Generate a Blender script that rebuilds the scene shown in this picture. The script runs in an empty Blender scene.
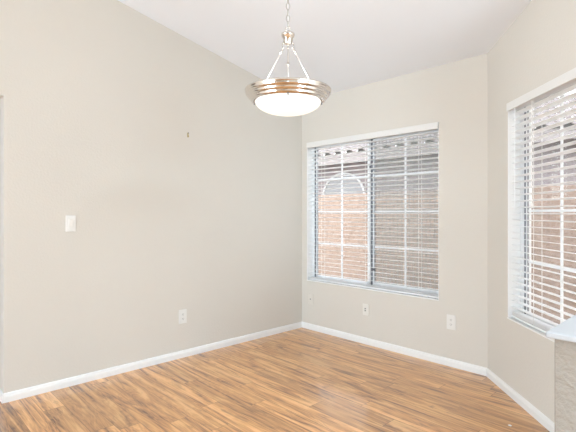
import bpy, bmesh, math, random
from mathutils import Vector, Matrix
random.seed(7)
PI = math.pi
C = bpy.context.scene.collection
SC = bpy.context.scene

# ------------------------------------------------------------------ camera
FPX = 441.0
CAMZ = 1.27
cam_d = bpy.data.cameras.new('camera')
cam = bpy.data.objects.new('camera', cam_d); C.objects.link(cam)
cam.location = (0, 0, CAMZ); cam.rotation_euler = (PI/2, 0, 0)
cam_d.sensor_width = 36; cam_d.sensor_fit = 'HORIZONTAL'
cam_d.lens = FPX/576*36
cam_d.shift_y = -3/576
cam_d.clip_start = 0.05
SC.camera = cam

# ------------------------------------------------------------------ plan frame
# n points out through the back wall, t runs along it to the right; p = distance in from the back wall
ANG = math.radians(43.55)
N = Vector((math.cos(ANG), math.sin(ANG), 0))
T = Vector((math.sin(ANG), -math.cos(ANG), 0))
D0 = 3.496
def W(s, p, z=0.0): return (D0-p)*N + s*T + Vector((0, 0, z))
def ceil_z(s, p): return 2.515 + 0.21*p

# ------------------------------------------------------------------ world, sun, lights, exposure
w = bpy.data.worlds.new('sky'); SC.world = w; w.use_nodes = True
wn = w.node_tree.nodes; wl = w.node_tree.links
bg = wn['Background']
tc = wn.new('ShaderNodeTexCoord'); sx = wn.new('ShaderNodeSeparateXYZ'); rp = wn.new('ShaderNodeValToRGB')
wl.new(tc.outputs['Generated'], sx.inputs[0]); wl.new(sx.outputs['Z'], rp.inputs[0]); wl.new(rp.outputs[0], bg.inputs[0])
rp.color_ramp.elements[0].position = 0.0; rp.color_ramp.elements[0].color = (1.0, 0.99, 0.99, 1)
rp.color_ramp.elements[1].position = 0.9; rp.color_ramp.elements[1].color = (0.28, 0.34, 0.44, 1)
e_ = rp.color_ramp.elements.new(0.45); e_.color = (0.86, 0.88, 0.93, 1)
bg.inputs[1].default_value = 4.8

def light(name, kind, loc, energy, color=(1, 1, 1), direction=None, **kw):
    d = bpy.data.lights.new(name, kind); o = bpy.data.objects.new(name, d); C.objects.link(o)
    o.location = loc; d.energy = energy; d.color = color
    if direction is not None:
        o.rotation_euler = Vector(direction).to_track_quat('-Z', 'Y').to_euler()
    for k, v in kw.items(): setattr(d, k, v)
    return o
sun_dir = N*0.50 - T*0.15 + Vector((0, 0, -0.85))
light('sun', 'SUN', W(0, 6, 8), 2.3, (1.0, 0.95, 0.88), sun_dir, angle=math.radians(0.6))
# added fill light behind the camera, with no known source
light('rear_fill', 'AREA', W(-2.0, 8.4, 1.35), 205, (0.66, 0.86, 1.03), N + T*0.25 + Vector((0, 0, 0.02)), shape='RECTANGLE', size=3.0, size_y=2.1)
# added fill light from the unseen right side, no window there
light('right_fill', 'AREA', W(2.9, 2.1, 1.5), 142, (0.66, 0.86, 1.03), -T + N*0.95 + Vector((0, 0, 0.05)), shape='RECTANGLE', size=2.2, size_y=1.5)
# added fill light in the hallway, shining through the doorway in the left wall
light('hall_fill', 'AREA', W(-4.64, 2.56, 1.15), 15, (0.80, 0.89, 1.0), T - N*0.1, shape='RECTANGLE', size=0.42, size_y=1.9)
# added overhead fill light, out of view on the kitchen side
light('overhead_fill', 'AREA', W(1.2, 1.75, 2.80), 62, (0.70, 0.87, 1.02), (0, 0, -1), shape='RECTANGLE', size=1.2, size_y=1.2)
SC.view_settings.view_transform = 'Standard'
SC.view_settings.look = 'None'
SC.view_settings.gamma = 1.0
SC.view_settings.use_curve_mapping = False
SC.view_settings.exposure = 0.13

# ------------------------------------------------------------------ materials
def mat(name, color, rough=0.5, metal=0.0, spec=0.5, bump=None, coat=0.0, mottle=None):
    m = bpy.data.materials.new(name); m.use_nodes = True
    nt = m.node_tree; b = nt.nodes['Principled BSDF']
    b.inputs['Base Color'].default_value = (*color, 1)
    b.inputs['Roughness'].default_value = rough
    b.inputs['Metallic'].default_value = metal
    b.inputs['Specular IOR Level'].default_value = spec
    b.inputs['Coat Weight'].default_value = coat
    tcn = nt.nodes.new('ShaderNodeTexCoord')
    if mottle:
        sc_, amt = mottle
        nz = nt.nodes.new('ShaderNodeTexNoise'); nz.inputs['Scale'].default_value = sc_; nz.inputs['Detail'].default_value = 4
        nt.links.new(tcn.outputs['Object'], nz.inputs['Vector'])
        r = nt.nodes.new('ShaderNodeValToRGB')
        r.color_ramp.elements[0].position = 0.3; r.color_ramp.elements[1].position = 0.7
        r.color_ramp.elements[0].color = (*[c*(1-amt) for c in color], 1)
        r.color_ramp.elements[1].color = (*[min(1, c*(1+amt)) for c in color], 1)
        nt.links.new(nz.outputs['Fac'], r.inputs[0]); nt.links.new(r.outputs[0], b.inputs['Base Color'])
    if bump:
        sc_, st, dist = bump
        nz = nt.nodes.new('ShaderNodeTexNoise'); nz.inputs['Scale'].default_value = sc_; nz.inputs['Detail'].default_value = 3
        bp = nt.nodes.new('ShaderNodeBump'); bp.inputs['Strength'].default_value = st; bp.inputs['Distance'].default_value = dist
        nt.links.new(tcn.outputs['Object'], nz.inputs['Vector'])
        nt.links.new(nz.outputs['Fac'], bp.inputs['Height']); nt.links.new(bp.outputs[0], b.inputs['Normal'])
    return m

M_WALL = mat('wall_paint', (0.70, 0.658, 0.592), 0.75, spec=0.25, bump=(70, 0.3, 0.005), mottle=(1.3, 0.012))
M_PONY = mat('shaded_wall_paint', (0.38, 0.345, 0.30), 0.8, spec=0.2, bump=(48, 1.0, 0.012))  # wall paint darkened, the half wall's shade is put into its colour
M_CEIL = mat('ceiling_paint', (0.845, 0.865, 0.90), 0.9, spec=0.1, bump=(60, 0.1, 0.003))
M_TRIM = mat('white_trim', (0.88, 0.872, 0.855), 0.35)
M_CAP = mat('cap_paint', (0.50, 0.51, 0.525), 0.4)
M_FRAME = mat('window_vinyl', (0.87, 0.87, 0.865), 0.35)
M_DARKGREY = mat('dark_grey', (0.17, 0.17, 0.185), 0.5)
M_BLIND = mat('blind_slat', (0.92, 0.92, 0.915), 0.35)
M_VAL = mat('valance_white', (0.80, 0.785, 0.755), 0.4)
M_CORD = mat('blind_cord', (0.86, 0.85, 0.82), 0.8)
M_PLATE = mat('plate_plastic', (0.82, 0.80, 0.76), 0.35)
M_PAINTED = mat('painted_plate', (0.72, 0.675, 0.61), 0.5)
M_CABLE = mat('cable_plate', (0.80, 0.77, 0.71), 0.5)
M_SLOT = mat('slot_dark', (0.12, 0.11, 0.10), 0.6)
M_BRASS = mat('brass', (0.42, 0.33, 0.14), 0.35, metal=0.9)
M_NICKEL = mat('polished_nickel', (0.76, 0.71, 0.66), 0.14, metal=1.0)
M_CHAIN = mat('dark_nickel_chain', (0.50, 0.48, 0.45), 0.3, metal=1.0)  # darker nickel tone for the chain links
M_NICKEL2 = mat('satin_nickel', (0.84, 0.80, 0.75), 0.3, metal=1.0)
M_STUCCO = mat('peach_stucco', (0.315, 0.235, 0.193), 0.95, spec=0.1, bump=(22, 0.9, 0.03), mottle=(16, 0.10))
M_HOUSE = mat('mauve_grey_stucco', (0.33, 0.285, 0.285), 0.95, spec=0.1, bump=(22, 0.6, 0.02), mottle=(9, 0.06))
M_DARKGLASS = mat('neighbour_glass', (0.24, 0.24, 0.25), 0.12)
M_FASCIA = mat('fascia_paint', (0.28, 0.25, 0.245), 0.8, mottle=(6, 0.05))
M_TILE = mat('roof_tile', (0.25, 0.215, 0.205), 0.8, bump=(30, 0.4, 0.01), mottle=(5, 0.18))
M_MORTAR = mat('tile_mortar', (0.07, 0.063, 0.06), 0.95)
M_PALETRIM = mat('pale_window_trim', (0.66, 0.66, 0.66), 0.5)
M_GRAVEL = mat('gravel', (0.45, 0.38, 0.31), 0.95, bump=(60, 0.9, 0.02), mottle=(45, 0.25))
M_PAPER = mat('paper', (0.9, 0.9, 0.88), 0.7)
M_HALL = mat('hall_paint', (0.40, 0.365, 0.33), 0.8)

def glass_mat():
    m = bpy.data.materials.new('window_glass'); m.use_nodes = True
    nt = m.node_tree; nt.nodes.clear()
    o = nt.nodes.new('ShaderNodeOutputMaterial'); mx = nt.nodes.new('ShaderNodeMixShader')
    tr = nt.nodes.new('ShaderNodeBsdfTransparent'); gl = nt.nodes.new('ShaderNodeBsdfGlossy'); lw = nt.nodes.new('ShaderNodeLayerWeight'); lw.inputs['Blend'].default_value = 0.5
    pw = nt.nodes.new('ShaderNodeMath'); pw.operation = 'POWER'; pw.inputs[1].default_value = 4.0
    fr = nt.nodes.new('ShaderNodeMath'); fr.operation = 'MULTIPLY_ADD'; fr.inputs[1].default_value = 0.6; fr.inputs[2].default_value = 0.02
    nt.links.new(lw.outputs['Facing'], pw.inputs[0]); nt.links.new(pw.outputs[0], fr.inputs[0])
    gl.inputs['Roughness'].default_value = 0.02
    tr.inputs[0].default_value = (0.96, 0.98, 0.98, 1)
    nt.links.new(fr.outputs[0], mx.inputs[0]); nt.links.new(tr.outputs[0], mx.inputs[1]); nt.links.new(gl.outputs[0], mx.inputs[2])
    nt.links.new(mx.outputs[0], o.inputs[0])
    return m
M_GLASS = glass_mat()

def screen_mat():
    m = bpy.data.materials.new('insect_screen_mesh'); m.use_nodes = True
    nt = m.node_tree; nt.nodes.clear(); L = nt.links
    o = nt.nodes.new('ShaderNodeOutputMaterial'); mx = nt.nodes.new('ShaderNodeMixShader')
    tr = nt.nodes.new('ShaderNodeBsdfTransparent'); df = nt.nodes.new('ShaderNodeBsdfDiffuse')
    df.inputs[0].default_value = (0.52, 0.49, 0.455, 1)
    tcn = nt.nodes.new('ShaderNodeTexCoord')
    def wave(direction, scale):
        wv = nt.nodes.new('ShaderNodeTexWave'); wv.bands_direction = direction; wv.inputs['Scale'].default_value = scale
        wv.inputs['Distortion'].default_value = 0.7; wv.inputs['Detail'].default_value = 1.0; wv.inputs['Detail Scale'].default_value = 0.8
        L.new(tcn.outputs['Object'], wv.inputs['Vector']); return wv
    wx = wave('X', 2*PI/20/0.042); wz = wave('Z', 2*PI/20/0.031)
    ad = nt.nodes.new('ShaderNodeMath'); ad.operation = 'MULTIPLY'
    L.new(wx.outputs['Fac'], ad.inputs[0]); L.new(wz.outputs['Fac'], ad.inputs[1])
    mr = nt.nodes.new('ShaderNodeMapRange'); mr.inputs['From Min'].default_value = 0; mr.inputs['From Max'].default_value = 0.8
    mr.inputs['To Min'].default_value = 0.50; mr.inputs['To Max'].default_value = 0.02
    L.new(ad.outputs[0], mr.inputs['Value'])
    L.new(mr.outputs[0], mx.inputs[0]); L.new(tr.outputs[0], mx.inputs[1]); L.new(df.outputs[0], mx.inputs[2]); L.new(mx.outputs[0], o.inputs[0])
    return m
M_SCREEN = screen_mat()

def bowl_mat():
    m = bpy.data.materials.new('frosted_lit_glass'); m.use_nodes = True
    b = m.node_tree.nodes['Principled BSDF']
    b.inputs['Base Color'].default_value = (0.92, 0.92, 0.88, 1); b.inputs['Roughness'].default_value = 0.25
    b.inputs['Emission Color'].default_value = (1.0, 0.97, 0.90, 1); b.inputs['Emission Strength'].default_value = 0.5
    return m
M_BOWL = bowl_mat()

def floor_mat():
    m = bpy.data.materials.new('laminate_planks'); m.use_nodes = True
    nt = m.node_tree; L = nt.links; b = nt.nodes['Principled BSDF']
    tcn = nt.nodes.new('ShaderNodeTexCoord'); sp = nt.nodes.new('ShaderNodeSeparateXYZ'); L.new(tcn.outputs['Object'], sp.inputs[0])
    def math_(op, a, bb=None):
        n = nt.nodes.new('ShaderNodeMath'); n.operation = op
        for i, v in enumerate((a, bb)):
            if v is None: continue
            if isinstance(v, (int, float)): n.inputs[i].default_value = v
            else: L.new(v, n.inputs[i])
        return n.outputs[0]
    PWID, PLEN = 0.128, 1.21
    yr = math_('DIVIDE', sp.outputs['Y'], PWID); row = math_('FLOOR', yr)
    wn1 = nt.nodes.new('ShaderNodeTexWhiteNoise'); wn1.noise_dimensions = '1D'; L.new(row, wn1.inputs['W'])
    xo = math_('ADD', math_('DIVIDE', sp.outputs['X'], PLEN), wn1.outputs['Value']); col = math_('FLOOR', xo)
    cv = nt.nodes.new('ShaderNodeCombineXYZ'); L.new(row, cv.inputs[0]); L.new(col, cv.inputs[1])
    wn2 = nt.nodes.new('ShaderNodeTexWhiteNoise'); wn2.noise_dimensions = '2D'; L.new(cv.outputs[0], wn2.inputs['Vector'])
    rnd = wn2.outputs['Value']
    def noise(xs, ys, zs, detail, dist, rough=0.55):
        c = nt.nodes.new('ShaderNodeCombineXYZ')
        L.new(math_('MULTIPLY', sp.outputs['X'], xs), c.inputs[0]); L.new(math_('MULTIPLY', sp.outputs['Y'], ys), c.inputs[1])
        L.new(math_('MULTIPLY', rnd, zs), c.inputs[2])
        n = nt.nodes.new('ShaderNodeTexNoise'); n.inputs['Scale'].default_value = 1.0; n.inputs['Detail'].default_value = detail
        n.inputs['Roughness'].default_value = rough; n.inputs['Distortion'].default_value = dist
        L.new(c.outputs[0], n.inputs['Vector']); return n.outputs['Fac']
    g1 = noise(0.75, 10, 37, 6, 2.6); g2 = noise(4.0, 48, 91, 3, 1.2); g3 = noise(1.8, 6.5, 53, 5, 3.2, 0.68)
    gc = noise(0.9, 7.0, 71, 2, 1.2)
    rings = math_('MULTIPLY', math_('SINE', math_('MULTIPLY', gc, 95.0)), 0.022)
    mixv = math_('ADD', math_('ADD', math_('MULTIPLY', g1, 0.76), math_('MULTIPLY', g2, 0.24)), rings)
    rampn = nt.nodes.new('ShaderNodeValToRGB'); cr = rampn.color_ramp
    cr.elements[0].position = 0.35; cr.elements[0].color = (0.20, 0.090, 0.038, 1)
    cr.elements[1].position = 0.61; cr.elements[1].color = (0.76, 0.43, 0.185, 1)
    e = cr.elements.new(0.43); e.color = (0.47, 0.225, 0.083, 1)
    e = cr.elements.new(0.52); e.color = (0.62, 0.315, 0.12, 1)
    L.new(mixv, rampn.inputs[0])
    # grey-brown heartwood streaks and knots
    kr = nt.nodes.new('ShaderNodeValToRGB'); kr.color_ramp.elements[0].position = 0.56; kr.color_ramp.elements[1].position = 0.68
    kr.color_ramp.elements[0].color = (0, 0, 0, 1); kr.color_ramp.elements[1].color = (1, 1, 1, 1)
    L.new(g3, kr.inputs[0])
    mk = nt.nodes.new('ShaderNodeMix'); mk.data_type = 'RGBA'; mk.blend_type = 'MULTIPLY'
    L.new(math_('MULTIPLY', kr.outputs[0], 0.75), mk.inputs[0]); L.new(rampn.outputs[0], mk.inputs[6]); mk.inputs[7].default_value = (0.50, 0.47, 0.50, 1)
    hs = nt.nodes.new('ShaderNodeHueSaturation'); hs.inputs['Hue'].default_value = 0.5
    L.new(mk.outputs[2], hs.inputs['Color'])
    mr = nt.nodes.new('ShaderNodeMapRange'); L.new(wn2.outputs['Value'], mr.inputs[0]); mr.inputs[3].default_value = 0.98; mr.inputs[4].default_value = 1.28
    L.new(mr.outputs[0], hs.inputs['Value'])
    # seams
    fy = math_('ABSOLUTE', math_('SUBTRACT', math_('FRACT', yr), 0.5)); fx = math_('ABSOLUTE', math_('SUBTRACT', math_('FRACT', xo), 0.5))
    seam = math_('MAXIMUM', math_('GREATER_THAN', fy, 0.5-0.0015/PWID), math_('GREATER_THAN', fx, 0.5-0.0018/PLEN))
    ms = nt.nodes.new('ShaderNodeMix'); ms.data_type = 'RGBA'; ms.blend_type = 'MULTIPLY'
    L.new(math_('MULTIPLY', seam, 0.7), ms.inputs[0]); L.new(hs.outputs[0], ms.inputs[6]); ms.inputs[7].default_value = (0.35, 0.28, 0.22, 1)
    L.new(ms.outputs[2], b.inputs['Base Color'])
    b.inputs['Roughness'].default_value = 0.45
    b.inputs['Specular IOR Level'].default_value = 0.5
    b.inputs['Coat Weight'].default_value = 0.8; b.inputs['Coat Roughness'].default_value = 0.10; b.inputs['Coat IOR'].default_value = 1.55
    bp = nt.nodes.new('ShaderNodeBump'); bp.inputs['Strength'].default_value = 0.06; bp.inputs['Distance'].default_value = 0.002
    L.new(g2, bp.inputs['Height']); L.new(bp.outputs[0], b.inputs['Normal'])
    return m
M_FLOOR = floor_mat()

# ------------------------------------------------------------------ helpers
def obj(name, bm, m, parent=None, smooth=False):
    me = bpy.data.meshes.new(name)
    bmesh.ops.recalc_face_normals(bm, faces=bm.faces[:])
    bm.to_mesh(me); bm.free()
    me.materials.append(m)
    if smooth:
        for p in me.polygons: p.use_smooth = True
    o = bpy.data.objects.new(name, me); C.objects.link(o)
    if parent: o.parent = parent
    return o
def box(bm, x0, x1, y0, y1, z0, z1, bev=0.0, rot=None, piv=None):
    r = bmesh.ops.create_cube(bm, size=1.0)
    vs = r['verts']
    for v in vs:
        v.co = Vector(((x0+x1)/2 + v.co.x*(x1-x0), (y0+y1)/2 + v.co.y*(y1-y0), (z0+z1)/2 + v.co.z*(z1-z0)))
    if bev:
        es = list({e for v in vs for e in v.link_edges})
        rr = bmesh.ops.bevel(bm, geom=vs+es, offset=bev, segments=2, affect='EDGES', profile=0.5)
        vs = list({v for f in rr['faces'] for v in f.verts} | {v for v in vs if v.is_valid})
    if rot: bmesh.ops.transform(bm, matrix=Matrix.Translation(piv) @ rot @ Matrix.Translation(-Vector(piv)), verts=vs)
    return vs
def tube(bm, pts, r, seg=8, cap=True):
    rings = []
    for i, p in enumerate(pts):
        p = Vector(p)
        d = (Vector(pts[min(i+1, len(pts)-1)]) - Vector(pts[max(i-1, 0)])).normalized()
        u = d.cross(Vector((0, 0, 1)))
        if u.length < 1e-3: u = d.cross(Vector((1, 0, 0)))
        u.normalize(); v = d.cross(u)
        rr = r[i] if isinstance(r, (list, tuple)) else r
        rings.append([bm.verts.new(p + u*rr*math.cos(2*PI*k/seg) + v*rr*math.sin(2*PI*k/seg)) for k in range(seg)])
    for a, b_ in zip(rings, rings[1:]):
        for k in range(seg): bm.faces.new((a[k], a[(k+1) % seg], b_[(k+1) % seg], b_[k]))
    if cap: bm.faces.new(rings[0]); bm.faces.new(rings[-1][::-1])
def lathe(bm, prof, seg=64, closed=False):
    rings = []
    for r, z in prof:
        if r < 1e-6: rings.append([bm.verts.new((0, 0, z))])
        else: rings.append([bm.verts.new((r*math.cos(2*PI*k/seg), r*math.sin(2*PI*k/seg), z)) for k in range(seg)])
    pairs = list(zip(rings, rings[1:]))
    if closed: pairs.append((rings[-1], rings[0]))
    for a, b_ in pairs:
        for k in range(seg):
            k2 = (k+1) % seg
            if len(a) == 1 and len(b_) == 1: continue
            if len(a) == 1: bm.faces.new((a[0], b_[k], b_[k2]))
            elif len(b_) == 1: bm.faces.new((a[k], b_[0], a[k2]))
            else: bm.faces.new((a[k], a[k2], b_[k2], b_[k]))
def torus(bm, center, R, r, axis_u, axis_v, seg=20, rs=8, sv=1.0):
    U = Vector(axis_u).normalized(); V = Vector(axis_v).normalized(); Wn = U.cross(V); c = Vector(center)
    rings = []
    for i in range(seg):
        a = 2*PI*i/seg
        ctr = c + U*R*math.cos(a) + V*R*sv*math.sin(a)
        d = (U*math.cos(a) + V*math.sin(a))
        rings.append([bm.verts.new(ctr + d*r*math.cos(2*PI*k/rs) + Wn*r*math.sin(2*PI*k/rs)) for k in range(rs)])
    for i in range(seg):
        a, b_ = rings[i], rings[(i+1) % seg]
        for k in range(rs): bm.faces.new((a[k], a[(k+1) % rs], b_[(k+1) % rs], b_[k]))
def empty(name, loc=(0, 0, 0), rotz=0.0, parent=None):
    o = bpy.data.objects.new(name, None); C.objects.link(o); o.location = loc; o.rotation_euler = (0, 0, rotz)
    o.empty_display_size = 0.1
    if parent: o.parent = parent
    return o
def tag(o, label, cat, group=None):
    o['label'] = label; o['category'] = cat
    if group: o['group'] = group
    return o
def struct(o, label=None):
    o['kind'] = 'structure'
    if label: o['label'] = label
    return o

# ------------------------------------------------------------------ room shell
TH = 0.15
class Line:
    """a wall line from A to B (plan s,p); local x along it, local y outward"""
    def __init__(s, A, B):
        s.A = W(*A); s.B = W(*B); d = s.B - s.A; s.len = d.length; s.rot = math.atan2(d.y, d.x)
        s.z0 = ceil_z(*A); s.z1 = ceil_z(*B)
    def top(s, a): return s.z0 + (s.z1-s.z0)*a/s.len
def wall(name, ln, holes=(), label=None, ext0=0.0, ext1=0.0, m=None, zoff=0.0):
    bm = bmesh.new()
    xs = sorted({-ext0, ln.len+ext1, *[h[0] for h in holes], *[h[1] for h in holes]})
    zs = sorted({0.0, *[h[2] for h in holes], *[h[3] for h in holes]})
    for x0, x1 in zip(xs, xs[1:]):
        for i, z0 in enumerate(zs):
            last = i == len(zs)-1
            if any(h[0] <= x0+1e-6 and x1 <= h[1]+1e-6 and h[2] <= z0+1e-6 and (not last and zs[i+1] <= h[3]+1e-6) for h in holes): continue
            za, zb = (ln.top(x0)+zoff, ln.top(x1)+zoff) if last else (zs[i+1], zs[i+1])
            v = [bm.verts.new(c) for c in ((x0, 0, z0), (x1, 0, z0), (x1, 0, zb), (x0, 0, za), (x0, TH, z0), (x1, TH, z0), (x1, TH, zb), (x0, TH, za))]
            for f in ((0, 1, 2, 3), (5, 4, 7, 6), (0, 4, 5, 1), (3, 2, 6, 7), (0, 3, 7, 4), (1, 5, 6, 2)):
                bm.faces.new([v[k] for k in f])
    bmesh.ops.remove_doubles(bm, verts=bm.verts[:], dist=1e-5)
    # drop the inner partition faces between cells
    seen = {}
    for f in bm.faces: seen.setdefault(tuple(sorted(v.index for v in f.verts)) if False else tuple(sorted((round(v.co.x, 4), round(v.co.y, 4), round(v.co.z, 4)) for v in f.verts)), []).append(f)
    dd = [f for fs in seen.values() if len(fs) > 1 for f in fs]
    if dd: bmesh.ops.delete(bm, geom=dd, context='FACES')
    o = obj(name, bm, m or M_WALL); o.location = ln.A; o.rotation_euler = (0, 0, ln.rot)
    return struct(o, label)

SL = -3.453; SC1 = -1.42
PB = 8.5                                  # rear wall distance from the back wall
C1 = W(SC1, 0)
RD = Vector((-math.cos(math.radians(88.55)), -math.sin(math.radians(88.55)), 0))    # right wall direction, towards the camera
def toSP(P): return (P.dot(T), D0 - P.dot(N))
RLEN = 1.27
E = C1 + RD*RLEN
ES = toSP(E)
L_left = Line((SL, PB), (SL, 0)); L_back = Line((SL, 0), (SC1, 0)); L_right = Line((SC1, 0), ES)
SR = 3.0
L_kit = Line(ES, (SR, ES[1])); L_far = Line((SR, ES[1]), (SR, PB)); L_rear = Line((SR, PB), (SL, PB))

Z0, Z1 = 0.527, 2.042
W1 = (SL*-1 - 3.375, SL*-1 - 1.825)        # along the back wall from the left corner
W1 = (0.078, 1.628)
W2 = (0.332, 1.222)
DOOR = (PB-2.841-0.86, PB-2.841, 0.0, 2.055)
REAR_GAP = (3.4, 6.4, 0.0, 2.2)  # unseen rear opening, added to let sky light in

bm = bmesh.new()
fl = [(-4.9, -0.2), (3.2, -0.2), (3.2, 6.2), (-4.9, 6.2)]
for z in (0.0,):
    pass
box(bm, SL-1.6, SR+0.1, -(PB+0.15), 0.12, -0.08, 0.0)
floor = obj('floor', bm, M_FLOOR); floor.location = D0*N; floor.rotation_euler = (0, 0, math.atan2(T.y, T.x)); struct(floor, 'glossy brown wood-look laminate plank floor')
# ceiling: one sloping slab in the same frame (local x = s, local y = -p)
bm = bmesh.new()
s0, s1, p0, p1 = SL-0.15, SR+0.15, -0.15, PB+0.15
v = [bm.verts.new((s, -p, ceil_z(s, p)+dz)) for dz in (0, 0.15) for s, p in ((s0, p0), (s1, p0), (s1, p1), (s0, p1))]
for f in ((0, 1, 2, 3), (7, 6, 5, 4), (0, 4, 5, 1), (1, 5, 6, 2), (2, 6, 7, 3), (3, 7, 4, 0)): bm.faces.new([v[k] for k in f])
ceiling = obj('ceiling', bm, M_CEIL); ceiling.location = D0*N; ceiling.rotation_euler = floor.rotation_euler; struct(ceiling, 'white sloping vaulted ceiling')

wall('wall_left', L_left, [DOOR], 'long beige wall on the left', ext0=TH, ext1=TH)
wall('wall_back', L_back, [(W1[0], W1[1], Z0, Z1)], 'beige wall holding the wide window')
wall('wall_right', L_right, [(W2[0], W2[1], Z0, Z1)], 'angled beige wall holding the right window')
wall('wall_kitchen', L_kit, [], 'beige wall continuing beyond the half wall', ext0=0, ext1=TH)
wall('wall_far', L_far, [])
wall('wall_rear', L_rear, [(REAR_GAP[0], REAR_GAP[1], 0.0, REAR_GAP[3])], ext0=TH)

# hallway seen as a sliver through the doorway at the left
bm = bmesh.new()
lx0, lx1 = DOOR[0]-0.3, DOOR[1]+0.5
box(bm, lx0, lx1, 1.25, 1.33, 0, 2.45); box(bm, lx1-0.08, lx1, TH, 1.25, 0, 2.45); box(bm, lx0, lx0+0.08, TH, 1.25, 0, 2.45); box(bm, lx0, lx1, TH, 1.33, 2.45, 2.53)
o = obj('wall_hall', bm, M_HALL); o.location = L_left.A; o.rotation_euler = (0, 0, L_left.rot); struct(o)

# ------------------------------------------------------------------ baseboards
def baseboard(name, ln, a0, a1, c0=0.0, c1=0.0):
    """profile extruded along the wall; c0/c1 = mitre shift per unit depth at each end"""
    prof = [(0, 0), (-0.013, 0), (-0.013, 0.040), (-0.0105, 0.046), (-0.0095, 0.054), (-0.006, 0.060), (0, 0.062)]
    bm = bmesh.new(); A = []; B = []
    for y, z in prof:
        A.append(bm.verts.new((a0 + c0*(-y), y, z))); B.append(bm.verts.new((a1 - c1*(-y), y, z)))
    for i in range(len(prof)):
        j = (i+1) % len(prof); bm.faces.new((A[i], A[j], B[j], B[i]))
    bm.faces.new(A[::-1]); bm.faces.new(B)
    o = obj(name, bm, M_TRIM); o.location = ln.A; o.rotation_euler = (0, 0, ln.rot); return struct(o, 'low white moulded baseboard')
t45 = math.tan(math.radians(22.5))
baseboard('baseboard_left', L_left, DOOR[1]-0.0, L_left.len, 0.0, 1.0)
baseboard('baseboard_back', L_back, 0, L_back.len, 1.0, t45)
baseboard('baseboard_right', L_right, 0, L_right.len, t45, 0.2)
# short return wrapping the doorway corner
bm = bmesh.new(); box(bm, DOOR[1]-0.013, DOOR[1], -0.013, TH, 0, 0.062, 0.002)
o = obj('baseboard_jamb', bm, M_TRIM); o.location = L_left.A; o.rotation_euler = (0, 0, L_left.rot); struct(o)

# ------------------------------------------------------------------ windows
def window(name, ln, hole, ncol, slider, nrow, screen=False, label=None):
    x0, x1 = hole
    e = empty(name, ln.A + Vector((0, 0, 0)), ln.rot); struct(e, label)
    # thin white painted lining of the reveal
    bm = bmesh.new(); q = 0.005; yb = 0.086
    box(bm, x0, x0+q, 0.001, yb, Z0, Z1); box(bm, x1-q, x1, 0.001, yb, Z0, Z1)
    box(bm, x0, x1, 0.001, yb, Z1-q, Z1); box(bm, x0, x1, -0.004, yb, Z0, Z0+0.010, 0.002)
    obj('reveal_lining', bm, M_TRIM, e)
    bm = bmesh.new(); F = 0.034; y0, y1 = 0.086, 0.148
    box(bm, x0, x0+F, y0, y1, Z0, Z1, 0.003); box(bm, x1-F, x1, y0, y1, Z0, Z1, 0.003)
    box(bm, x0, x1, y0, y1, Z0, Z0+F, 0.003); box(bm, x0, x1, y0, y1, Z1-F, Z1, 0.003)
    obj('window_frame', bm, M_FRAME, e)
    bays = [(x0+F, x1-F)]
    if slider:
        xm = (x0+x1)/2
        bays = [(x0+F, xm-0.004), (xm+0.004, x1-F)]
    for bi, (a, b_) in enumerate(bays):
        ys = 0.106 if bi == 0 else 0.1255
        S = 0.024
        bm = bmesh.new()
        box(bm, a, a+S, ys, ys+0.018, Z0+F, Z1-F, 0.002); box(bm, b_-S-(0.012 if slider and bi == 0 else 0), b_, ys, ys+0.018, Z0+F, Z1-F, 0.002)
        box(bm, a, b_, ys, ys+0.018, Z0+F, Z0+F+S, 0.002); box(bm, a, b_, ys, ys+0.018, Z1-F-S, Z1-F, 0.002)
        sash = obj('sash', bm, M_FRAME, e)
        bm = bmesh.new()
        gx0, gx1, gz0, gz1 = a+S, b_-S, Z0+F+S, Z1-F-S
        box(bm, gx0, gx1, ys+0.008, ys+0.010, gz0, gz1); obj('pane', bm, M_GLASS, sash)
        bm = bmesh.new(); mw = 0.008
        for k in range(1, ncol):
            x = gx0 + (gx1-gx0)*k/ncol; box(bm, x-mw, x+mw, ys+0.004, ys+0.014, gz0, gz1)
        for k in range(1, nrow):
            z = gz0 + (gz1-gz0)*k/nrow; box(bm, gx0, gx1, ys+0.0045, ys+0.0135, z-mw, z+mw)
        obj('muntins', bm, M_FRAME, sash)
        # dark strips beside the stile, drawing the shade in the frame gaps
        bm = bmesh.new()
        gk = 0.006
        box(bm, gx0, gx0+gk, ys+0.002, ys+0.007, gz0, gz1)
        box(bm, gx1-gk, gx1, ys+0.010, ys+0.014, gz0, gz1)
        box(bm, a-0.001, a+0.005, (0.1065 if bi else 0.088 if slider else 0.099), ys+0.001, Z0+F, Z1-F)
        obj('gap_shade', bm, M_DARKGREY, sash)
        if screen and bi == len(bays)-1:
            bm = bmesh.new(); box(bm, a+0.004, b_-0.004, 0.1450, 0.1458, Z0+F, Z1-F); sc_ = obj('insect_screen', bm, M_SCREEN, e)
    if slider:
        bm = bmesh.new(); box(bm, xm-0.012, xm+0.012, 0.098, 0.1055, 1.70, 1.74, 0.002); box(bm, xm+0.016, xm+0.034, 0.113, 0.124, 1.69, 1.715, 0.002)
        box(bm, xm+0.016, xm+0.034, 0.113, 0.124, 0.70, 0.725, 0.002)
        obj('sash_latch', bm, M_DARKGREY, e)
    return e
window('window_1', L_back, W1, 2, True, 4, True, 'wide white sliding window of gridded panes behind open blinds')
window('window_2', L_right, W2, 2, False, 4, False, 'narrower white gridded window on the angled right wall')

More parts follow.
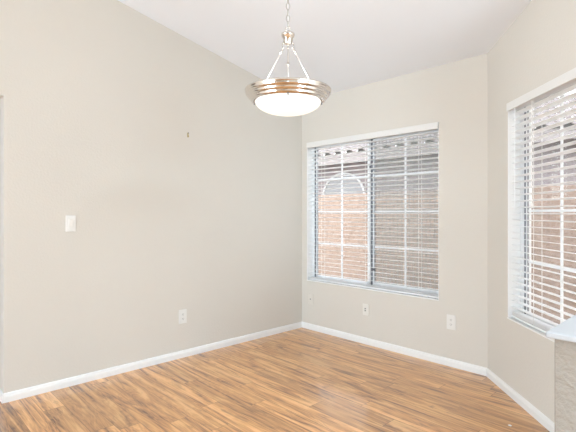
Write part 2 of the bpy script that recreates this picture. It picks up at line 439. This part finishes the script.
# ------------------------------------------------------------------ blinds
def blind(ln, hole, label, cords, wand_x, tilt, stack, group='white horizontal blinds in the windows'):
    x0, x1 = hole[0]+0.010, hole[1]-0.008
    e = empty('window_blind', ln.A, ln.rot); tag(e, label, 'blind', group)
    top, bot = Z1-0.006, Z0+0.010
    bm = bmesh.new()
    box(bm, x0-0.008, x1+0.006, -0.010, 0.004, top-0.052, top+0.003, 0.003)
    box(bm, x0-0.008, x0, -0.010, 0.020, top-0.052, top+0.003, 0.002); box(bm, x1-0.002, x1+0.006, -0.010, 0.020, top-0.052, top+0.003, 0.002)
    obj('valance', bm, M_VAL, e)
    bm = bmesh.new(); box(bm, x0+0.002, x1-0.002, 0.018, 0.066, top-0.046, top-0.002, 0.002); obj('headrail', bm, M_BLIND, e)
    yc = 0.044; hw = 0.025; th = 0.0028; pitch = 0.0435
    bm = bmesh.new()
    z = top - 0.075
    zend = bot + 0.022 + stack*0.0048
    def slat(z, ang):
        # slightly crowned slat: near (room) edge raised by the tilt
        K = 4; rows = []
        for side in (1, -1):
            r = []
            for k in range(K+1):
                u = -hw + 2*hw*k/K
                crown = 0.0016*(1-(u/hw)**2) + side*th/2
                yy = yc + u*math.cos(ang) + crown*math.sin(ang)
                zz = z - u*math.sin(ang) + crown*math.cos(ang)
                r.append((bm.verts.new((x0+0.002, yy, zz)), bm.verts.new((x1-0.002, yy, zz))))
            rows.append(r)
        t_, b_ = rows
        for k in range(K):
            bm.faces.new((t_[k][0], t_[k+1][0], t_[k+1][1], t_[k][1])); bm.faces.new((b_[k][0], b_[k][1], b_[k+1][1], b_[k+1][0]))
            bm.faces.new((t_[k][0], b_[k][0], b_[k+1][0], t_[k+1][0])); bm.faces.new((t_[k][1], t_[k+1][1], b_[k+1][1], b_[k][1]))
        bm.faces.new((t_[0][0], t_[0][1], b_[0][1], b_[0][0])); bm.faces.new((t_[K][0], b_[K][0], b_[K][1], t_[K][1]))
    while z > zend:
        slat(z, tilt + random.uniform(-0.012, 0.012)); z -= pitch
    for k in range(stack): slat(bot + 0.026 + k*0.0048, tilt*0.3)
    obj('slats', bm, M_BLIND, e, smooth=False)
    bm = bmesh.new(); box(bm, x0+0.002, x1-0.002, yc-0.025, yc+0.025, bot+0.004, bot+0.020, 0.004); obj('bottom_rail', bm, M_BLIND, e)
    for cx in cords:
        bm = bmesh.new()
        for yy in (yc-hw-0.001, yc+hw+0.001): tube(bm, [(cx, yy, top-0.05), (cx, yy, bot+0.018)], 0.0017, 5)
        obj('ladder_cord', bm, M_CORD, e)
    if wand_x is not None:
        bm = bmesh.new(); tube(bm, [(wand_x, 0.008, top-0.03), (wand_x, 0.008, 1.31), (wand_x, 0.008, 1.30)], [0.004, 0.004, 0.005], 6)
        obj('tilt_wand', bm, M_BLIND, e)
    return e
b1 = blind(L_back, W1, 'wide white slatted blind, fully lowered and open, in the back window beside the left corner', [W1[0]+0.2, (W1[0]+W1[1])/2, W1[1]-0.2], None, math.radians(6), 1)
b2 = blind(L_right, W2, 'white slatted blind with hanging tilt wand, in the right window above the half wall', [W2[0]+0.31, W2[1]-0.12], W2[0]+0.085, math.radians(6), 5)
bm = bmesh.new(); cx = W2[0]+0.30
tube(bm, [(cx, 0.012, Z1-0.05), (cx, 0.012, 1.34)], 0.0035, 6); tube(bm, [(cx, 0.012, 1.345), (cx, 0.012, 1.335), (cx, 0.012, 1.305), (cx, 0.012, 1.30)], [0.002, 0.005, 0.0075, 0.004], 8)
obj('lift_cord', bm, M_CORD, b2)

# ------------------------------------------------------------------ half wall beside the camera
PS, PP = -0.495, 1.694
def sp_obj(name, bm, m, parent=None):
    o = obj(name, bm, m, parent); o.location = D0*N; o.rotation_euler = (0, 0, math.atan2(T.y, T.x)); return o
HT = 0.84
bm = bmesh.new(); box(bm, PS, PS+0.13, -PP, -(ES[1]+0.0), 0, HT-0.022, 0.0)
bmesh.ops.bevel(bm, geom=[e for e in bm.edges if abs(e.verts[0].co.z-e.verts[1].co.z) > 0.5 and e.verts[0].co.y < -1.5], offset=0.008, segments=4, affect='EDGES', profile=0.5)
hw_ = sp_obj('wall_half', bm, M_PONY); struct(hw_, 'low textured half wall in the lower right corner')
bm = bmesh.new(); box(bm, PS-0.022, PS+0.152, -PP-0.022, -(ES[1]+0.05), HT-0.022, HT, 0.005)
sp_obj('trim_1', bm, M_CAP); struct(bpy.data.objects['trim_1'], 'white painted cap board on the half wall')

# ------------------------------------------------------------------ outlets, switch, hook
def plate(name, ln, a, z, label, cat, kind, m=M_PLATE, w=0.072, h=0.117, group=None):
    e = empty(name, ln.A + Vector((math.cos(ln.rot)*a, math.sin(ln.rot)*a, z)), ln.rot); tag(e, label, cat, group)
    bm = bmesh.new(); box(bm, -w/2, w/2, -0.007, 0.0, -h/2, h/2, 0.0025); obj('cover_plate', bm, m, e)
    if kind == 'outlet':
        for zz in (0.0195, -0.0195):
            bm = bmesh.new()
            vs = [bm.verts.new((0.0165*math.cos(t)*1.0, yy, zz + max(-0.0125, min(0.0125, 0.0165*math.sin(t))))) for yy in (-0.0085, -0.004) for t in [2*PI*k/20 for k in range(20)]]
            bm.faces.new(vs[:20]); bm.faces.new(vs[20:][::-1])
            for k in range(20): bm.faces.new((vs[k], vs[(k+1) % 20], vs[20+(k+1) % 20], vs[20+k]))
            r = obj('socket', bm, m, e)
            bm = bmesh.new()
            box(bm, -0.008, -0.0055, -0.0090, -0.0083, zz-0.002, zz+0.007); box(bm, 0.0055, 0.008, -0.0090, -0.0083, zz-0.002, zz+0.007)
            tube(bm, [(0, -0.0083, zz-0.007), (0, -0.0090, zz-0.007)], 0.0028, 8)
            obj('slots', bm, M_SLOT, r)
        bm = bmesh.new(); tube(bm, [(0, -0.005, 0), (0, -0.0075, 0)], 0.0028, 10); obj('screw', bm, m, e)
    elif kind == 'switch':
        bm = bmesh.new(); box(bm, -0.0175, 0.0175, -0.0075, -0.005, -0.034, 0.034, 0.001); fr = obj('switch_frame', bm, m, e)
        bm = bmesh.new(); box(bm, -0.0150, 0.0150, -0.012, -0.0065, -0.031, 0.031, 0.002, Matrix.Rotation(math.radians(4), 4, 'X'), Vector((0, -0.008, 0))); obj('rocker', bm, m, fr)
        for zz in (-0.047, 0.047): bm = bmesh.new(); tube(bm, [(0, -0.005, zz), (0, -0.007, zz)], 0.003, 10); obj('screw', bm, m, e)
    elif kind == 'phone':
        bm = bmesh.new(); box(bm, -0.008, 0.008, -0.0085, -0.004, -0.009, 0.009, 0.001); j = obj('jack', bm, m, e)
        bm = bmesh.new(); box(bm, -0.0055, 0.0055, -0.0095, -0.0082, -0.006, 0.005); obj('jack_opening', bm, M_SLOT, j)
        for zz in (-0.042, 0.042): bm = bmesh.new(); tube(bm, [(0, -0.005, zz), (0, -0.0075, zz)], 0.003, 10); obj('screw', bm, M_NICKEL2, e)
    elif kind == 'cable':
        for zz in (0.010, -0.010):
            bm = bmesh.new(); tube(bm, [(0, -0.004, zz), (0, -0.016, zz)], 0.0055, 10); obj('cable_port', bm, M_SLOT, e)
    return e
plate('light_switch', L_left, PB-2.42, 1.193, 'white rocker light switch on the long left wall', 'switch', 'switch', w=0.069, h=0.12)
plate('wall_outlet', L_left, PB-1.494, 0.36, 'white power outlet low on the long left wall below the light switch', 'outlet', 'outlet', w=0.076, h=0.122, group='power outlets on the walls')
plate('phone_jack', L_back, 0.138, 0.332, 'beige painted jack plate under the window near the left corner', 'outlet', 'phone', m=M_PAINTED)
plate('cable_outlet', L_back, 0.873, 0.334, 'pale cable plate with two dark ports below the middle of the window', 'outlet', 'cable', m=M_CABLE, w=0.07, h=0.11)
plate('wall_outlet', L_back, 1.739, 0.367, 'off-white power outlet on the back wall right of the wide window', 'outlet', 'outlet', w=0.078, h=0.122, group='power outlets on the walls')
# picture hook left on the wall
e = empty('picture_hook', L_left.A + Vector((math.cos(L_left.rot)*(PB-1.441), math.sin(L_left.rot)*(PB-1.441), 1.963)), L_left.rot)
tag(e, 'tiny brass picture hook left high on the bare left wall', 'hook')
bm = bmesh.new(); box(bm, -0.006, 0.006, -0.003, 0, -0.021, 0.021, 0.0005); tube(bm, [(0, -0.002, -0.016), (0, -0.008, -0.020), (0, -0.014, -0.016), (0, -0.015, -0.008)], 0.0022, 6); obj('bracket', bm, M_BRASS, e)
bm = bmesh.new(); tube(bm, [(0, 0.0, 0.012), (0, -0.010, 0.017), (0, -0.0115, 0.0178)], [0.0015, 0.0015, 0.0055], 8); obj('nail', bm, M_SLOT, e)
# paper crumb
bm = bmesh.new()
pts = [bm.verts.new((0.011*math.cos(a)*(0.7+0.5*random.random()), 0.011*math.sin(a)*(0.7+0.5*random.random()), 0.001+0.003*random.random())) for a in [2*PI*k/7 for k in range(7)]]
top_ = bm.verts.new((0.001, 0.002, 0.007)); low = bm.verts.new((0, 0, 0))
for k in range(7): bm.faces.new((pts[k], pts[(k+1) % 7], top_)); bm.faces.new((pts[(k+1) % 7], pts[k], low))
o = obj('paper_scrap', bm, M_PAPER); o.location = (1.324, 2.63, 0.0005); tag(o, 'tiny white paper scrap lying on the floor near the right baseboard', 'scrap')

# ------------------------------------------------------------------ pendant lamp
LD = 2.4; px = LD/FPX
RIM = CAMZ + 122*px
lp = empty('pendant_lamp', (0, LD, 0)); tag(lp, 'nickel pendant lamp with lit white glass bowl hanging on a chain', 'lamp')
def lobj(name, bm, m, parent=None, smooth=True):
    return obj(name, bm, m, parent or lp, smooth)
def sh(bm, z): 
    bmesh.ops.translate(bm, vec=(0, 0, z), verts=bm.verts[:])
# stepped metal ring
prof = [(0.196, 0.002), (0.214, 0.006), (0.223, 0.005), (0.2265, 0.000), (0.2255, -0.007)]
def rib(c0, c1, bulge, n=7):
    out = []
    for k in range(n+1):
        u = k/n; r = c0[0]+(c1[0]-c0[0])*u; z = c0[1]+(c1[1]-c0[1])*u; bb = bulge*math.sin(PI*u)
        out.append((r + bb*0.75, z - bb*0.65))
    return out
prof += rib((0.2235, -0.010), (0.2115, -0.026), 0.0055) + rib((0.2095, -0.027), (0.1985, -0.043), 0.0055) + rib((0.1965, -0.044), (0.1865, -0.060), 0.0055)
prof += [(0.183, -0.063), (0.180, -0.060), (0.190, -0.040), (0.205, -0.015), (0.210, -0.002), (0.198, -0.002)]
bm = bmesh.new(); lathe(bm, prof, 96, closed=True); bmesh.ops.scale(bm, vec=(1.035, 1.035, 1.0), verts=bm.verts[:]); sh(bm, RIM); ring = lobj('metal_ring', bm, M_NICKEL)
bm = bmesh.new(); gp = [(0.178*math.cos(a), -0.060 - 0.069*math.sin(a)) for a in [PI/2*k/16 for k in range(17)]]
gp[-1] = (0, gp[-1][1])
inner = [(0.174*math.cos(a), -0.056 - 0.067*math.sin(a)) for a in [PI/2*k/16 for k in range(17)]][::-1]; inner[0] = (0, inner[0][1])
lathe(bm, inner[::-1], 96); 
lathe(bm, gp, 96); sh(bm, RIM); lobj('glass_bowl', bm, M_BOWL)
# three little dark clips at the bowl edge
for a in (PI*0.03, PI*0.97, PI*1.5):
    bm = bmesh.new(); tube(bm, [(0.180*math.cos(a), 0.180*math.sin(a), RIM-0.058), (0.187*math.cos(a), 0.187*math.sin(a), RIM-0.071)], 0.0035, 8); lobj('bowl_clip', bm, M_DARKGREY)
# spider plate with bulb sockets
bm = bmesh.new(); tube(bm, [(-0.19, 0, RIM-0.014), (0.19, 0, RIM-0.014)], 0.004, 8); tube(bm, [(0, -0.19, RIM-0.014), (0, 0.19, RIM-0.014)], 0.004, 8); lobj('cross_bar', bm, M_NICKEL2)
# hub
HZ = CAMZ + 169*px
bm = bmesh.new(); lathe(bm, [(0, 0.0), (0.017, 0.0), (0.023, 0.003), (0.025, 0.008), (0.0255, 0.034), (0.033, 0.039), (0.036, 0.046), (0.036, 0.055), (0.030, 0.059), (0.014, 0.062), (0.009, 0.068), (0, 0.070)], 40); sh(bm, HZ); lobj('hub', bm, M_NICKEL)
bm = bmesh.new(); torus(bm, (0, 0, HZ+0.082), 0.0125, 0.003, (1, 0, 0), (0, 0, 1)); lobj('hub_loop', bm, M_NICKEL)
RA = 0.197
for a in (-PI/2, -PI/2+2*PI/3, -PI/2-2*PI/3):
    d = Vector((math.cos(a), math.sin(a), 0))
    bm = bmesh.new()
    p0 = d*0.030 + Vector((0, 0, HZ-0.016)); p1 = d*RA + Vector((0, 0, RIM-0.004))
    tube(bm, [p0, p1], 0.0028, 8)
    rod = lobj('support_rod', bm, M_NICKEL2)
    bm = bmesh.new()
    hook = [d*0.018 + Vector((0, 0, HZ+0.010)), d*0.028 + Vector((0, 0, HZ+0.012)), d*0.036 + Vector((0, 0, HZ+0.004)), d*0.036 + Vector((0, 0, HZ-0.010)), d*0.029 + Vector((0, 0, HZ-0.018)), d*0.024 + Vector((0, 0, HZ-0.012))]
    tube(bm, hook, 0.0026, 8); lobj('rod_hook', bm, M_NICKEL, rod)
    bm = bmesh.new(); m_ = p0.lerp(p1, 0.085); ax = (p1-p0).normalized()
    tube(bm, [m_-ax*0.012, m_-ax*0.008, m_+ax*0.008, m_+ax*0.012], [0.003, 0.0055, 0.0055, 0.003], 10)
    if a == -PI/2:
        lobj('rod_coupling', bm, M_NICKEL, rod); bm = bmesh.new()
        m2 = p0.lerp(p1, 0.56); tube(bm, [m2-ax*0.010, m2-ax*0.006, m2+ax*0.006, m2+ax*0.010], [0.003, 0.0075, 0.0075, 0.003], 10)
    lobj('rod_coupling', bm, M_NICKEL, rod)
    bm = bmesh.new(); q_ = d*(RA) + Vector((0, 0, RIM+0.004)); tube(bm, [q_-Vector((0, 0, 0.012)), q_-Vector((0, 0, 0.008)), q_+Vector((0, 0, 0.006)), q_+Vector((0, 0, 0.011))], [0.006, 0.009, 0.009, 0.004], 12)
    tube(bm, [d*RA + Vector((0, 0, RIM-0.006)), d*0.212 + Vector((0, 0, RIM-0.004))], 0.005, 8)
    lobj('rod_nut', bm, M_NICKEL, rod)
bm = bmesh.new(); tube(bm, [d_ for d_ in (Vector((0, -0.224, RIM-0.016)), Vector((0, -0.236, RIM-0.019)), Vector((0, -0.240, RIM-0.020)))], [0.007, 0.007, 0.003], 12); lobj('ring_knob', bm, M_NICKEL)
# chain up to the ceiling
CZ = ceil_z(*toSP(Vector((0, LD, 0))))
bm = bmesh.new(); z = HZ + 0.105; k = 0
while z < CZ - 0.045:
    U = (1, 0, 0) if k % 2 else (0.25, 1, 0)
    torus(bm, (0, 0, z), 0.0095, 0.0022, U, (0, 0, 1), 16, 6, sv=2.0); z += 0.0335; k += 1
lobj('chain', bm, M_CHAIN)
bm = bmesh.new(); tube(bm, [(0.004*math.sin(i*1.3), 0.004*math.cos(i*1.3), HZ+0.07+i*(CZ-0.04-HZ-0.07)/14) for i in range(15)], 0.0018, 6); lobj('cord', bm, M_CORD)
bm = bmesh.new(); lathe(bm, [(0, -0.045), (0.012, -0.043), (0.016, -0.032), (0.045, -0.022), (0.062, -0.004), (0.063, 0.02), (0, 0.02)], 40); sh(bm, CZ-0.012); lobj('ceiling_canopy', bm, M_NICKEL)
bulb = light('pendant_bulb', 'POINT', (0, LD, RIM+0.03), 3.5, (0.92, 0.95, 1.0), shadow_soft_size=0.08)
bulb.parent = None

# added light panel, out of view over the kitchen (carries the overhead_fill)
e = empty('fill_panel', W(1.2, 1.75, 2.82), math.atan2(T.y, T.x)); tag(e, 'added, unseen square white fill-light panel over the kitchen side of the half wall', 'light')
bm = bmesh.new()
for x0_, x1_, y0_, y1_ in ((-0.66, -0.61, -0.66, 0.66), (0.61, 0.66, -0.66, 0.66), (-0.61, 0.61, -0.66, -0.61), (-0.61, 0.61, 0.61, 0.66)): box(bm, x0_, x1_, y0_, y1_, -0.02, 0.05, 0.003)
box(bm, -0.61, 0.61, -0.61, 0.61, 0.03, 0.05); obj('fill_housing', bm, M_TRIM, e)

# ------------------------------------------------------------------ outside: neighbour's house
GZ = -0.15
NS0, NS1 = -14.0, 6.0
bm = bmesh.new(); box(bm, -20, 12, 0.16, 16, GZ-0.1, GZ)
o = sp_obj('ground', bm, M_GRAVEL); struct(o, 'tan gravel side yard outside the windows')
FD = 5.6; FZ = CAMZ + 0.0548*FD
bm = bmesh.new(); box(bm, NS0-4, NS1+4, FD-D0, FD-D0+0.15, GZ, FZ, 0.01)
gw = sp_obj('garden_wall', bm, M_STUCCO); tag(gw, 'peach stucco boundary wall in sunlight outside the windows', 'wall')
nh = empty('neighbour_house', D0*N, math.atan2(T.y, T.x)); tag(nh, 'grey stucco house behind the peach boundary wall with pale barrel tile roof', 'house')
DW, DE = 8.2, 7.6
EZ = CAMZ + 0.1735*DE
yw, ye = DW-D0, DE-D0
bm = bmesh.new(); box(bm, NS0, NS1, yw, yw+0.2, GZ, EZ+0.05); obj('stucco_wall', bm, M_HOUSE, nh)
bm = bmesh.new(); box(bm, NS0-0.2, NS1+0.2, ye+0.03, yw+0.02, EZ-0.11, EZ-0.08); obj('soffit', bm, M_FASCIA, nh)
bm = bmesh.new(); box(bm, NS0-0.2, NS1+0.2, ye, ye+0.03, EZ-0.21, EZ-0.01, 0.004); box(bm, NS0-0.2, NS1+0.2, ye-0.008, ye, EZ-0.08, EZ-0.01, 0.003); obj('fascia', bm, M_FASCIA, nh)
def ray(xpx, ypx, D):
    xp = (xpx-288)/FPX; Y = D/(N.x*xp+N.y); return Vector((xp*Y, Y, CAMZ + (213-ypx)/FPX*Y))
# half-round window in the neighbour's wall
ac = ray(343.5, 198, DW); as_, _ = toSP(ac); az = ac.z; AR = 0.66
bm = bmesh.new()
K = 28
def ring_pts(R_, y): return [bm.verts.new((as_-R_, y, az-0.9))] + [bm.verts.new((as_+R_*math.cos(PI-PI*k/K), y, az+R_*math.sin(PI*k/K)*0.92)) for k in range(K+1)] + [bm.verts.new((as_+R_, y, az-0.9))]
o1, i1 = ring_pts(AR, yw-0.04), ring_pts(AR-0.045, yw-0.04); o2, i2 = ring_pts(AR, yw+0.01), ring_pts(AR-0.045, yw+0.01)
for k in range(len(o1)-1):
    bm.faces.new((o1[k], o1[k+1], i1[k+1], i1[k])); bm.faces.new((o2[k], i2[k], i2[k+1], o2[k+1]))
    bm.faces.new((o1[k], o2[k], o2[k+1], o1[k+1])); bm.faces.new((i1[k], i1[k+1], i2[k+1], i2[k]))
box(bm, as_-AR, as_+AR, yw-0.04, yw+0.01, az-0.94, az-0.89)
af = obj('arched_window', bm, M_PALETRIM, nh)
bm = bmesh.new(); a_ = ring_pts(AR-0.04, yw-0.012); bm.faces.new(a_); obj('pane', bm, M_DARKGLASS, af)
# barrel tiles
TW, CL, SLP = 0.315, 0.36, 0.34
bm = bmesh.new(); bmo = bmesh.new()
nt_ = int((NS1-NS0)/TW); RES = 10
def tz(u):   # profile over one tile 0..1
    return 0.055*math.sin(PI*u/0.62)**0.8 if u < 0.62 else -0.012*math.sin(PI*(u-0.62)/0.38)
for c in range(11):
    y0_ = ye - 0.05 + c*CL; y1_ = y0_ + CL + 0.04
    prev = None
    for i in range(nt_*RES+1):
        u = (i % RES)/RES; x = NS0 + i*TW/RES; h = tz(u)
        j = random.uniform(-0.003, 0.003)
        zb = EZ+0.01 + (y0_-ye)*SLP + 0.025; zt = EZ+0.01 + (y1_-ye)*SLP - 0.004
        cur = [bm.verts.new((x, y0_, zb+h-0.018)), bm.verts.new((x, y0_, zb+h)), bm.verts.new((x, y1_, zt+h))]
        if prev: bm.faces.new((prev[0], cur[0], cur[1], prev[1])); bm.faces.new((prev[1], cur[1], cur[2], prev[2]))
        prev = cur
obj('roof_tiles', bm, M_TILE, nh)
prev = None
for i in range(nt_*RES+1):
    u = (i % RES)/RES; x = NS0 + i*TW/RES; h = tz(u); y_ = ye - 0.02
    cur = [bmo.verts.new((x, y_, EZ-0.025)), bmo.verts.new((x, y_, EZ+0.02+h-0.012))]
    if prev: bmo.faces.new((prev[0], cur[0], cur[1], prev[1]))
    prev = cur
obj('eave_mortar', bmo, M_MORTAR, nh)
